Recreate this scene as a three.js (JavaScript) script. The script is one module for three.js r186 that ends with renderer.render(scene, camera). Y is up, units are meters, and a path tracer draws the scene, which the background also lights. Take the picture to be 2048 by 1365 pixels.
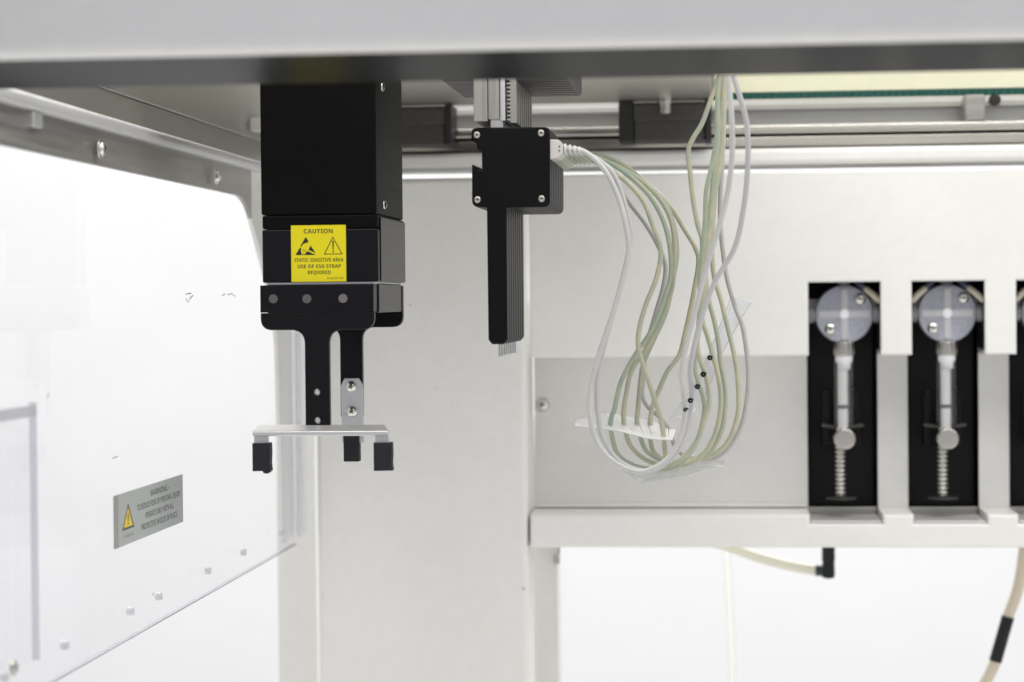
import * as THREE from 'three';
import { RoundedBoxGeometry } from 'three/addons/geometries/RoundedBoxGeometry.js';
import { mergeGeometries } from 'three/addons/utils/BufferGeometryUtils.js';
import { RectAreaLightUniformsLib } from 'three/addons/lights/RectAreaLightUniformsLib.js';

// ---------------------------------------------------------------- camera, light, exposure
const scene = new THREE.Scene();
const camera = new THREE.PerspectiveCamera(17.0615, 1024 / 682, 0.05, 30);
camera.rotation.order = 'YXZ';
camera.rotation.set(-0.01723, 0.0946, -0.0095);
camera.focus = 0.905;
camera.userData.fStop = 13;
const renderer = new THREE.WebGLRenderer({ antialias: true });
renderer.toneMapping = THREE.LinearToneMapping;
renderer.toneMappingExposure = 1.46;
renderer.shadowMap.enabled = true;
scene.background = new THREE.Color().setRGB(0.43, 0.43, 0.462);          // the bright white room all round
RectAreaLightUniformsLib.init();

// ---------------------------------------------------------------- helpers: everything below is in millimetres, depth counted away from the eye
const MM = 0.001;
let seed = 7;
const rnd = () => { seed = (seed * 1664525 + 1013904223) >>> 0; return seed / 4294967296; };
const V = (x, y, d) => new THREE.Vector3(x * MM, y * MM, -d * MM);
const names = new Map();
function numbered(name) { const n = names.get(name) ?? 0; names.set(name, n + 1); return n ? `${name}_${String(n).padStart(3, '0')}` : name; }
function box(x0, x1, y0, y1, d0, d1, r = 0.4, seg = 2) {
  const w = Math.abs(x1 - x0), h = Math.abs(y1 - y0), d = Math.abs(d1 - d0);
  const rr = Math.min(r, w / 2.02, h / 2.02, d / 2.02);
  const g = rr > 0 ? new RoundedBoxGeometry(w * MM, h * MM, d * MM, seg, rr * MM) : new THREE.BoxGeometry(w * MM, h * MM, d * MM);
  g.translate((x0 + x1) / 2 * MM, (y0 + y1) / 2 * MM, -(d0 + d1) / 2 * MM);
  return g;
}
// outline in x/y (mm), from depth d0 (front) to d1 (back), edges bevelled by b; holes as [x, y, radius]
function slab(points, d0, d1, b = 0.3, holes = [], seg = 2) {
  const s = points instanceof THREE.Shape ? points : new THREE.Shape(points.map(([x, y]) => new THREE.Vector2(x, y)));
  for (const [x, y, r] of holes) { const p = new THREE.Path(); p.absarc(x, y, r, 0, Math.PI * 2, true); s.holes.push(p); }
  const g = new THREE.ExtrudeGeometry(s, { depth: d1 - d0 - 2 * b, bevelEnabled: b > 0, bevelThickness: b, bevelSize: b, bevelOffset: -b, bevelSegments: seg, curveSegments: 16 });
  g.translate(0, 0, -(d1 - b)); g.scale(MM, MM, MM);
  return g;
}
// polygon with rounded corners: [x, y, radius]
function rounded(points) {
  const s = new THREE.Shape(), n = points.length;
  points.forEach(([x, y, r = 0], i) => {
    const a = points[(i + n - 1) % n], c = points[(i + 1) % n];
    const la = Math.hypot(a[0] - x, a[1] - y), lc = Math.hypot(c[0] - x, c[1] - y);
    const p = [x + (a[0] - x) / la * r, y + (a[1] - y) / la * r], q = [x + (c[0] - x) / lc * r, y + (c[1] - y) / lc * r];
    if (i) s.lineTo(...p); else s.moveTo(...p);
    if (r) s.quadraticCurveTo(x, y, ...q);
  });
  s.closePath();
  return s;
}
function cylZ(x, y, d0, d1, r, seg = 28, r2 = r) { const g = new THREE.CylinderGeometry(r2 * MM, r * MM, (d1 - d0) * MM, seg); g.rotateX(-Math.PI / 2); g.translate(x * MM, y * MM, -(d0 + d1) / 2 * MM); return g; }
function cylY(x, d, y0, y1, r, seg = 28) { const g = new THREE.CylinderGeometry(r * MM, r * MM, (y1 - y0) * MM, seg); g.translate(x * MM, (y0 + y1) / 2 * MM, -d * MM); return g; }
function cylX(y, d, x0, x1, r, seg = 28) { const g = new THREE.CylinderGeometry(r * MM, r * MM, (x1 - x0) * MM, seg); g.rotateZ(Math.PI / 2); g.translate((x0 + x1) / 2 * MM, y * MM, -d * MM); return g; }
function lathe(profile, x, y, d, axis = 'y', seg = 32) {        // profile: [radius, along]; the axis runs along y, towards the eye (z) or along x
  if (profile[0][1] > profile[profile.length - 1][1]) profile = [...profile].reverse();
  const g = new THREE.LatheGeometry(profile.map(([r, t]) => new THREE.Vector2(Math.max(r, 1e-4) * MM, t * MM)), seg);
  if (axis === 'z') g.rotateX(Math.PI / 2);
  if (axis === 'x') g.rotateZ(-Math.PI / 2);
  g.translate(x * MM, y * MM, -d * MM);
  return g;
}
function tube(points, r, seg = 120, rs = 12, closed = false) { return new THREE.TubeGeometry(new THREE.CatmullRomCurve3(points.map((p) => V(...p)), closed, 'centripetal'), seg, r * MM, rs, closed); }
const clean = (g) => { const n = g.index ? g.toNonIndexed() : g; for (const k of Object.keys(n.attributes)) if (!['position', 'normal', 'uv'].includes(k)) n.deleteAttribute(k); return n; };
const merged = (list) => mergeGeometries(list.map(clean));
// a thin curved sheet between two edges with the same number of points
function sheet(lower, upper, thick, open) {
  const n = lower.length, pos = [], idx = [];
  const A = lower.map((p) => V(...p)), B = upper.map((p) => V(...p));
  for (let side = 0; side < 2; side++) for (let i = 0; i < n; i++) {
    const t = A[Math.min(i + 1, n - 1)].clone().sub(A[Math.max(i - 1, 0)]), nn = t.cross(B[i].clone().sub(A[i])).normalize().multiplyScalar((side ? -0.5 : 0.5) * thick * MM);
    for (const p of [A[i], B[i]]) { const q = p.clone().add(nn); pos.push(q.x, q.y, q.z); }
  }
  const o = 2 * n;
  for (let i = 0; i < n - 1; i++) {
    if (open && open(i)) continue;
    const a = 2 * i, b = a + 1, c = a + 2, d = a + 3;
    idx.push(a, c, b, b, c, d, o + a, o + b, o + c, o + b, o + d, o + c, a, o + a, c, c, o + a, o + c, b, d, o + b, d, o + d, o + b);
  }
  idx.push(0, 1, o, 1, o + 1, o, 2 * n - 2, o + 2 * n - 2, 2 * n - 1, 2 * n - 1, o + 2 * n - 2, o + 2 * n - 1);
  const g = new THREE.BufferGeometry(); g.setAttribute('position', new THREE.Float32BufferAttribute(pos, 3)); g.setIndex(idx);
  const f = g.toNonIndexed(); f.computeVertexNormals(); f.setAttribute('uv', new THREE.Float32BufferAttribute(new Float32Array(f.attributes.position.count * 2), 2));
  return f;
}
// box-projected uv in metres x k, so that grain keeps its size
function metric(g, k = 10, along = 0) {
  const f = g.index ? g.toNonIndexed() : g, p = f.attributes.position, nr = f.attributes.normal, uv = new Float32Array(p.count * 2);
  for (let i = 0; i < p.count; i += 3) {
    let nx = 0, ny = 0, nz = 0;
    for (let j = i; j < i + 3; j++) { nx += Math.abs(nr.getX(j)); ny += Math.abs(nr.getY(j)); nz += Math.abs(nr.getZ(j)); }
    for (let j = i; j < i + 3; j++) {
      const x = p.getX(j), y = p.getY(j), z = p.getZ(j);
      const [u, v] = nz >= nx && nz >= ny ? [x, y] : nx >= ny ? [z, y] : [x, z];
      uv[2 * j] = (along ? v : u) * k; uv[2 * j + 1] = (along ? u : v) * k;
    }
  }
  f.setAttribute('uv', new THREE.BufferAttribute(uv, 2));
  return f;
}

function mesh(name, g, m, parent) {
  const o = new THREE.Mesh(g, m);
  o.name = parent ? name : numbered(name); o.castShadow = o.receiveShadow = true;
  if (parent) { let at = new THREE.Vector3(); for (let p = parent; p && p !== scene; p = p.parent) at.add(p.position); g.translate(-at.x, -at.y, -at.z); parent.add(o); } else scene.add(o);
  return o;
}
function thing(name, label, category, base, group) {
  const o = new THREE.Group(); o.name = numbered(name); o.position.copy(V(...base)); scene.add(o);
  o.userData = { label, category }; if (group) o.userData.group = group;
  return o;
}
function tag(o, label, category, group) { o.userData.label = label; o.userData.category = category; if (group) o.userData.group = group; return o; }
function copy(o, dx, dy, dd, label) {
  const c = o.clone(); c.name = numbered(o.name.replace(/_\d{3}$/, '')); c.position.add(V(dx, dy, dd)); c.userData = { ...o.userData };
  if (label) c.userData.label = label; scene.add(c); return c;
}

// ---------------------------------------------------------------- procedural textures
const lerp = (a, b, t) => a + (b - a) * t;
function noiseField(w, h, cells, octaves = 4, sx = 1, sy = 1) {          // tileable value noise in 0..1
  const out = new Float32Array(w * h); let amp = 1, sum = 0;
  for (let o = 0; o < octaves; o++) {
    const nx = Math.max(1, Math.round(cells * sx)) << o, ny = Math.max(1, Math.round(cells * sy)) << o, grid = new Float32Array(nx * ny).map(() => rnd());
    for (let y = 0; y < h; y++) { const fy = y / h * ny, iy = Math.floor(fy), ty = (fy - iy) ** 2 * (3 - 2 * (fy - iy));
      for (let x = 0; x < w; x++) { const fx = x / w * nx, ix = Math.floor(fx), tx = (fx - ix) ** 2 * (3 - 2 * (fx - ix)); const i1 = (ix + 1) % nx, j1 = (iy + 1) % ny;
        out[y * w + x] += amp * lerp(lerp(grid[iy % ny * nx + ix % nx], grid[iy % ny * nx + i1], tx), lerp(grid[j1 * nx + ix % nx], grid[j1 * nx + i1], tx), ty); } }
    sum += amp; amp *= 0.55;
  }
  return out.map((v) => v / sum);
}
function tex(w, h, fn, srgb = false) {
  const d = new Uint8Array(w * h * 4);
  for (let i = 0; i < w * h; i++) { const c = fn(i % w, Math.floor(i / w), i); for (let k = 0; k < 3; k++) d[4 * i + k] = Math.max(0, Math.min(255, Math.round(255 * (Array.isArray(c) ? c[k] : c)))); d[4 * i + 3] = 255; }
  const t = new THREE.DataTexture(d, w, h); t.wrapS = t.wrapT = THREE.RepeatWrapping; t.magFilter = THREE.LinearFilter; t.minFilter = THREE.LinearMipmapLinearFilter; t.generateMipmaps = true;
  if (srgb) t.colorSpace = THREE.SRGBColorSpace; t.needsUpdate = true; return t;
}
const nStreak = noiseField(512, 64, 24, 4, 1, 0.12);
const nFine = noiseField(256, 256, 48, 3), nCoarse = noiseField(256, 256, 4, 5), nBrush = noiseField(256, 256, 2, 5, 1, 40);
const bumpFine = tex(256, 256, (x, y, i) => nFine[i]);
const paintTint = tex(256, 256, (x, y, i) => { const v = 0.965 + 0.03 * nCoarse[i] + 0.02 * (nFine[i] - 0.5); return [v, v, v * 0.995]; }, true);
const roughPatch = tex(256, 256, (x, y, i) => 0.7 + 0.5 * (nCoarse[i] - 0.3));
const brushTint = tex(256, 256, (x, y, i) => 0.86 + 0.22 * (nBrush[i] - 0.4), true);
const brushRough = tex(256, 256, (x, y, i) => 0.75 + 0.5 * (nBrush[i] - 0.5));
const darkTint = tex(256, 256, (x, y, i) => 0.86 + 0.2 * (nCoarse[i] - 0.4) + 0.14 * (nFine[i] - 0.5), true);
const cableTint = tex(512, 64, (x, y, i) => { const v = nStreak[i] - 0.5, f = nFine[(y * 4 % 256) * 256 + (x * 2 % 256)] - 0.5; return [0.95 + 0.2 * v + 0.06 * f, 0.955 + 0.09 * v + 0.06 * f, 0.94 - 0.02 * v + 0.06 * f]; }, true);

const mat = (o) => new THREE.MeshPhysicalMaterial(o), rgb = (r, g, b) => new THREE.Color().setRGB(r, g, b);
const M = {
  white: mat({ color: rgb(0.84, 0.835, 0.81), map: paintTint, roughness: 0.42, roughnessMap: roughPatch, bumpMap: bumpFine, bumpScale: 0.00003 }),
  wall: mat({ color: rgb(0.86, 0.86, 0.86), roughness: 0.9, map: paintTint }),
  smokedAcrylic: mat({ color: rgb(0.014, 0.014, 0.016), map: darkTint, roughness: 0.3, specularIntensity: 0.05, ior: 1.3 }),
  stainless: mat({ color: rgb(0.56, 0.545, 0.50), map: paintTint, metalness: 0.85, roughness: 0.36 }),
  black: mat({ color: rgb(0.0035, 0.0032, 0.0032), map: darkTint, roughness: 0.5, specularIntensity: 0.2, bumpMap: bumpFine, bumpScale: 0.000008 }),
  blackSatin: mat({ color: rgb(0.006, 0.0055, 0.0075), map: darkTint, roughness: 0.3, specularIntensity: 0.4 }),
  armBlack: mat({ color: rgb(0.004, 0.004, 0.0048), map: darkTint, roughness: 0.42, specularIntensity: 0.3 }),
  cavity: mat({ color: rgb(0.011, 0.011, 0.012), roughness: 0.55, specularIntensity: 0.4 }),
  facePlate: mat({ color: rgb(0.011, 0.011, 0.012), roughness: 0.5, specularIntensity: 0.4, map: darkTint }),
  rubber: mat({ color: rgb(0.016, 0.017, 0.022), map: darkTint, roughness: 0.8, bumpMap: bumpFine, bumpScale: 0.00008 }),
  plug: mat({ color: rgb(0.10, 0.105, 0.105), roughness: 0.6, bumpMap: bumpFine, bumpScale: 0.00004 }),
  plugPale: mat({ color: rgb(0.17, 0.155, 0.16), roughness: 0.6, bumpMap: bumpFine, bumpScale: 0.00004 }),
  alu: mat({ color: rgb(0.80, 0.80, 0.81), map: brushTint, metalness: 0.55, roughness: 0.42, roughnessMap: brushRough }),
  aluPlain: mat({ color: rgb(0.64, 0.64, 0.65), map: paintTint, metalness: 0.25, roughness: 0.4, roughnessMap: roughPatch }),
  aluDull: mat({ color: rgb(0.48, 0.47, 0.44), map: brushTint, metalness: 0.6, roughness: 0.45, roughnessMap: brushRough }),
  steel: mat({ color: rgb(0.62, 0.60, 0.56), map: brushTint, metalness: 1, roughness: 0.22, roughnessMap: brushRough }),
  zinc: mat({ color: rgb(0.72, 0.71, 0.66), metalness: 1, roughness: 0.25 }),
  nickel: mat({ color: rgb(0.50, 0.48, 0.44), metalness: 0.95, roughness: 0.33, roughnessMap: roughPatch }),
  rodSteel: mat({ color: rgb(0.82, 0.81, 0.77), metalness: 0.6, roughness: 0.25 }),
  scuff: mat({ color: rgb(0.30, 0.30, 0.31), roughness: 0.9 }),
  recess: mat({ color: rgb(0.05, 0.05, 0.05), roughness: 0.5, metalness: 0.4 }),  // dark tone put in for the shade inside slots, sockets and holes
  bearing: mat({ color: rgb(0.09, 0.087, 0.08), roughness: 0.45, metalness: 0.5, map: darkTint }),
  bearingCap: mat({ color: rgb(0.012, 0.012, 0.012), roughness: 0.5 }),
  cream: mat({ color: rgb(0.78, 0.76, 0.57), roughness: 0.55, map: paintTint }),
  teal: mat({ color: rgb(0.004, 0.10, 0.075), roughness: 0.5, map: darkTint }),
  clear: mat({ color: rgb(0.985, 0.985, 0.99), transmission: 1, thickness: 0, roughness: 0.03, ior: 1.45, specularIntensity: 0.2 }),
  clearEdge: mat({ color: rgb(0.78, 0.78, 0.80), transmission: 0.6, thickness: 0, roughness: 0.35 }),
  cutEdge: mat({ color: rgb(0.34, 0.34, 0.40), transmission: 0.4, thickness: 0, roughness: 0.3 }),
  milky: mat({ color: rgb(0.86, 0.87, 0.88), transmission: 0.75, thickness: 0, roughness: 0.25, ior: 1.5 }),
  comb: mat({ color: rgb(0.95, 0.95, 0.97), transmission: 0.93, thickness: 0, roughness: 0.12, ior: 1.5 }),
  combSheen: mat({ color: rgb(0.95, 0.95, 0.95), transmission: 0.45, thickness: 0, roughness: 0.22, ior: 1.6 }),  // whiter and less clear: the reflection on the comb put into its colour
  tipSteel: mat({ color: rgb(0.46, 0.45, 0.41), metalness: 1, roughness: 0.14 }),
  frost: mat({ color: rgb(0.74, 0.74, 0.77), transmission: 0.75, thickness: 0, roughness: 0.55, map: paintTint }),
  valve: mat({ color: rgb(0.60, 0.62, 0.72), transmission: 0.3, thickness: 0, roughness: 0.45, map: darkTint }),
  valveBore: mat({ color: rgb(0.64, 0.64, 0.67), transmission: 0.3, thickness: 0, roughness: 0.5 }),
  ptfe: mat({ color: rgb(0.80, 0.80, 0.82), roughness: 0.4 }),
  glass: mat({ color: rgb(0.97, 0.98, 0.98), transmission: 1, thickness: 0, roughness: 0.02, ior: 1.5 }),
  hose: mat({ color: rgb(0.85, 0.84, 0.74), transmission: 0.45, thickness: 0, roughness: 0.5 }),
  hoseTan: mat({ color: rgb(0.78, 0.70, 0.56), roughness: 0.55, transmission: 0.2, thickness: 0 }),
  hosePale: mat({ color: rgb(0.95, 0.95, 0.93), transmission: 0.92, thickness: 0, roughness: 0.5 }),
  tubeBlue: mat({ color: rgb(0.22, 0.25, 0.36), roughness: 0.4, transmission: 0.3, thickness: 0 }),
  tubeTan: mat({ color: rgb(0.60, 0.54, 0.44), roughness: 0.5 }),
  plugWhite: mat({ color: rgb(0.66, 0.64, 0.63), roughness: 0.45, map: paintTint }),
  cableWhite: mat({ color: rgb(0.62, 0.62, 0.62), roughness: 0.45, map: paintTint }),
  cableLilac: mat({ color: rgb(0.53, 0.52, 0.58), roughness: 0.45, map: paintTint }),
};
const cableColours = [[0.60, 0.60, 0.59], [0.56, 0.555, 0.565], [0.51, 0.515, 0.39], [0.43, 0.49, 0.39], [0.53, 0.53, 0.41], [0.48, 0.505, 0.40], [0.54, 0.54, 0.41], [0.50, 0.49, 0.47]];
function brass() { return M.zinc; }

// pan-head cross screw facing the eye; the shade of its slot is a dark bar pair laid in the dome
function screwZ(name, x, y, d, r, parent, m = M.zinc, cross = true) {
  const head = mesh(name, lathe([[0, 0.62 * r], [0.35 * r, 0.58 * r], [0.7 * r, 0.42 * r], [0.93 * r, 0.18 * r], [r, 0], [r, -0.1 * r]], x, y, d, 'z', 24), m, parent);
  if (cross) {
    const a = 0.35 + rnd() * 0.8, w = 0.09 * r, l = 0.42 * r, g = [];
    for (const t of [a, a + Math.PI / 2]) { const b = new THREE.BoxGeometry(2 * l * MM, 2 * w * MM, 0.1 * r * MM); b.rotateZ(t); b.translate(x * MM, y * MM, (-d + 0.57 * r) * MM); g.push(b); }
    mesh('slot_shade', merged(g), M.recess, head);
  }
  return head;
}
function screwX(name, x, y, d, r, parent, m = M.zinc) {          // facing +x
  return mesh(name, lathe([[0, 0.6 * r], [0.5 * r, 0.55 * r], [0.9 * r, 0.25 * r], [r, 0], [r, -0.1 * r]], x, y, d, 'x', 20), m, parent);
}

// ---------------------------------------------------------------- overhead lamp and added wall lamp (out of frame) and the white wall behind the machine
function ceilingLight(label, x, y, d, w, h, turnX, power, colour) {
  const o = thing('ceiling_light', label, 'ceiling light', [x, y, d], 'ceiling light panels');
  const pane = new THREE.Mesh(new RoundedBoxGeometry(w, h, 0.03, 1, 0.004), new THREE.MeshStandardMaterial({ color: 0xdddddd, emissive: new THREE.Color(...colour), emissiveIntensity: 1.0 }));
  pane.name = 'diffuser'; pane.position.z = 0.02; o.add(pane);
  const f = new THREE.Mesh(new RoundedBoxGeometry(w + 0.06, h + 0.06, 0.05, 1, 0.004), M.white); f.name = 'frame'; f.position.z = 0.05; o.add(f);
  o.rotation.x = turnX;
  const l = new THREE.RectAreaLight(new THREE.Color(...colour), power, w, h); l.position.z = -0.005; o.add(l);
  return o;
}
ceilingLight('flat white ceiling light panel straight above the machine', 250, 850, 690, 2.0, 0.24, -Math.PI / 2 + 0.25, 4.5, [1, 0.98, 0.93]);
ceilingLight('unseen flat white light panel added to brighten the wall behind the machine', 0, 1500, 2350, 3.0, 0.9, -Math.PI / 2, 4.7, [1, 0.99, 0.94]);  // added lamp, only there to brighten the wall
const wall = mesh('wall', box(-3500, 3500, -1600, 1900, 3000, 3080, 0), M.wall);
wall.userData = { kind: 'structure', label: 'plain bright white wall behind the machine', category: 'wall' };

{
  const o = thing('work_deck', 'white work deck of the machine below the gripper', 'deck', [50, -380, 760]);
  mesh('deck_plate', metric(box(-600, 800, -380, -350, 330, 1140, 3), 5), M.white, o);
}
// ---------------------------------------------------------------- front cover beam across the top
{
  const o = thing('front_cover_beam', 'grey painted cover beam with dark glossy underside across the top', 'cover beam', [-55, 63, 560]);
  const s = rounded([[-560, 63, 4.5], [-560, 330, 6], [-575, 330, 6], [-575, 63, 4.5]]);
  // profile runs in depth/height, stretched along x
  const prof = new THREE.Shape(); prof.moveTo(560, 330); prof.lineTo(560, 67.5); prof.quadraticCurveTo(560, 63, 564.5, 63); prof.lineTo(568, 63); prof.lineTo(568, 65.5); prof.lineTo(575, 65.5); prof.lineTo(575, 330); prof.closePath();
  const g = new THREE.ExtrudeGeometry(prof, { depth: 620, bevelEnabled: false, curveSegments: 12 });
  g.rotateY(Math.PI / 2); g.translate(-360, 0, 0); g.scale(MM, MM, MM);
  mesh('front_face', metric(g, 6), M.white, o);
  mesh('smoked_strip', metric(box(-360, 260, 63.3, 80, 568.3, 648, 2.2, 3), 6), M.smokedAcrylic, o);
}

// ---------------------------------------------------------------- left side: sheet frame, clear shield, rail
{
  const o = thing('side_frame', 'grey sheet metal side frame with a rounded window corner, left of the gripper', 'frame', [-225, 50, 900]);
  // window frame in depth/height: top strip duller for its shade, lit corner and back strip whiter
  const strip = (name, m, draw) => { const s = new THREE.Shape(); draw(s); s.closePath();
    const g = new THREE.ExtrudeGeometry(s, { depth: 1.6, bevelEnabled: true, bevelThickness: 0.25, bevelSize: 0.25, bevelSegments: 2, curveSegments: 24 });
    g.rotateY(Math.PI / 2); g.translate(-226, 0, 0); g.scale(MM, MM, MM); mesh(name, metric(g, 8), m, o); };
  strip('shaded_strip', M.aluDull, (s) => { s.moveTo(500, 50.6); s.lineTo(1030, 50.6); s.quadraticCurveTo(1051, 50, 1062, 41); s.lineTo(1062, 64); s.lineTo(500, 64); });
  strip('lit_corner', M.white, (s) => { s.moveTo(1062.6, 40.5); s.quadraticCurveTo(1096, 14, 1112, 0); s.quadraticCurveTo(1122, -10, 1124, -40); s.lineTo(1129, -121); s.lineTo(1158, -121); s.lineTo(1158, 64); s.lineTo(1062.6, 64); });
  mesh('edge_bead', metric(box(-226, -220.5, 63.2, 68.4, 500, 1152, 2.2, 3), 3), M.aluPlain, o);
  mesh('side_panel', metric(box(-230, -226.2, 68.2, 79, 500, 1160, 0.4), 8), M.stainless, o);
  mesh('side_panel', metric(box(-230, -225.4, 79.2, 240, 500, 1160, 0.5), 8), M.stainless, o);
  for (const d of [640, 793.6, 978]) { const w = mesh('washer', lathe([[1.1, 0.5], [3.4, 0.5], [3.4, 0]], -222, 55.8, d, 'x', 24), M.zinc, o); screwX('screw', -221.3, 55.8, d, 2.5, o); w.castShadow = true; }
  mesh('clip_block', box(-226, -222, 58, 63, 716, 726, 0.6), M.alu, o);
  mesh('cable_clip', box(-224, -219, 82, 88, 1060, 1072, 0.6), M.plugWhite, o);
}
function labelCanvas(w, h, draw) { const c = document.createElement('canvas'); c.width = w; c.height = h; const x = c.getContext('2d'); draw(x, w, h); const t = new THREE.CanvasTexture(c); t.colorSpace = THREE.SRGBColorSpace; t.magFilter = THREE.LinearFilter; return t; }
function fitText(x, s, cx, cy, size, width, weight = '', stretch = 1) {
  x.save(); x.font = `${weight} ${size}px sans-serif`; x.textAlign = 'center'; x.textBaseline = 'middle';
  const k = width / x.measureText(s).width; x.translate(cx, cy); x.scale(k, 1); x.fillText(s, 0, 0); x.restore();
}
{
  const o = thing('clear_shield', 'large clear plastic side shield with grey warning label and a row of small rivets', 'shield', [-222, -122, 850]);
  const s = new THREE.Shape(); s.moveTo(420, -122.3); s.lineTo(1143, -122.3); s.quadraticCurveTo(1150, -122.3, 1150, -116); s.lineTo(1150, 49); s.lineTo(420, 49); s.closePath();
  const g = new THREE.ExtrudeGeometry(s, { depth: 2.2, bevelEnabled: false }); g.rotateY(Math.PI / 2); g.translate(-224.1, 0, 0); g.scale(MM, MM, MM);
  g.translate(0.0021 + 0.0, 0, 0);
  mesh('pane', g, M.clear, o);
  mesh('lower_edge', box(-222.1, -219.7, -122.9, -122.4, 421, 1142, 0.2), M.cutEdge, o);
  mesh('back_flange', box(-221.6, -218.5, -120, 48, 1151, 1168, 1), M.milky, o);
  for (const d of [668, 731.5, 814.2, 856, 939, 1009.5, 1096]) {
    const ring = lathe([[0.9, 2.4], [1.4, 2.4], [1.6, 2], [1.6, 0]], -219.8, -112, d, 'x', 20);
    mesh('rivet', ring, M.clearEdge, o);
  }
  for (const [y, d, l, a] of [[4.6, 915, 9, 0.05], [3.4, 921, 5, 0.3], [1.9, 912, 4, -0.4], [2.6, 917, 3, 0.9], [4.3, 980, 7, 0.1], [4.6, 993, 9, 0.05], [4.0, 1001, 5, -0.15], [-54.6, 800, 7, 0.05], [-29, 720, 3, 0.7], [-110.5, 852, 2, 0.4]]) {
    const b = new RoundedBoxGeometry(0.12 * MM, 0.45 * MM, l * MM, 1, 0.05 * MM); b.rotateX(a); b.translate(-219.75 * MM, y * MM, -d * MM);
    mesh('scuff_mark', b, M.scuff, o);
  }
  const t = labelCanvas(1040, 400, (x, w, h) => {
    x.fillStyle = '#a9aeac'; x.fillRect(0, 0, w, h);
    x.fillStyle = '#3a2f38'; x.beginPath(); x.moveTo(150, 85); x.lineTo(60, 285); x.lineTo(240, 285); x.closePath(); x.fill();
    x.fillStyle = '#e3c712'; x.beginPath(); x.moveTo(150, 118); x.lineTo(82, 268); x.lineTo(218, 268); x.closePath(); x.fill();
    x.fillStyle = '#3a2f1c'; x.fillRect(143, 165, 14, 60); x.fillRect(143, 236, 14, 15);
    x.fillStyle = '#3c3c40'; fitText(x, '7158545-AE', 145, 335, 32, 160);
    x.fillStyle = '#202024'; fitText(x, 'WARNING -', 650, 68, 66, 310, 'bold'); fitText(x, 'TO REDUCE RISK OF PERSONAL INJURY,', 645, 150, 64, 720, 'bold'); fitText(x, 'OPERATE ONLY WITH ALL', 645, 232, 64, 470, 'bold'); fitText(x, 'PROTECTIVE SHIELDS IN PLACE.', 645, 316, 64, 600, 'bold');
  });
  const plate = mesh('warning_label', box(-219.7, -219.2, -87.4, -68.2, 796.6, 899, 0.1, 1), M.aluDull, o);
  plate.userData.label = 'grey metal warning label with yellow triangle';
  const print = new THREE.PlaneGeometry(98 * MM, 19 * MM); print.rotateY(Math.PI / 2); print.translate(-219.15 * MM, -77.8 * MM, -849.5 * MM);
  mesh('print', print, mat({ map: t, roughness: 0.45, metalness: 0.15 }), plate);
}
{
  const o = thing('access_flap', 'small clear hinged flap with a smudged upper edge overlapping the side shield', 'flap', [-218, -112, 640]);
  mesh('pane', box(-218.2, -216.2, -111, -30.2, 545, 695, 0.2, 1), M.clear, o);
  mesh('back_edge', box(-218.4, -216, -111.2, -30, 695.1, 695.6, 0.15), M.milky, o);
  mesh('top_band', box(-216.1, -215.9, -34.4, -30.8, 585, 695, 0.05, 1), M.frost, o);
  screwX('hinge_screw', -214.5, -108.6, 664, 2.4, o, M.nickel);
}

// ---------------------------------------------------------------- back: column, posts, pump housing
{
  const o = thing('support_column', 'wide white painted support column behind the gripper and pipetting arms', 'column', [-156, -420, 1170]);
  mesh('front_plate', metric(box(-210.4, -101.9, -420, 63.5, 1150, 1192, 3.2, 4), 5), M.white, o);
  for (const [x, y, r] of [[-161, -1, 0.5], [-104.4, -146, 0.7], [-148, -44, 0.3], [-140, -52, 0.25]]) mesh('stain', cylZ(x, y, 1149.85, 1150.05, r, 10), mat({ color: rgb(0.42, 0.40, 0.34), roughness: 0.8 }), o);
}
{
  const p = mesh('corner_post', metric(box(-241.5, -220.5, -420, 120, 1200, 1225, 1.2), 5), M.white);
  tag(p, 'narrow white post behind the clear side shield, left of the wide column', 'post', 'narrow white posts');
  const q = mesh('corner_post', metric(box(-112, -90.8, -420, -60, 1202, 1226, 1.2), 5), M.white);
  tag(q, 'narrow white post under the pump housing beside the wide column', 'post', 'narrow white posts');
  const c = mesh('cable_clip', merged([box(-92.6, -89.4, -139, -134.2, 1196, 1201.5, 0.8), box(-90.6, -89.2, -134, -127, 1197, 1200, 0.4)]), M.nickel);
  tag(c, 'small grey metal clip on the post under the pump housing', 'clip');
}
const PX = [[40.6, 76.6], [92.2, 128.2], [143.8, 179.8]];
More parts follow.
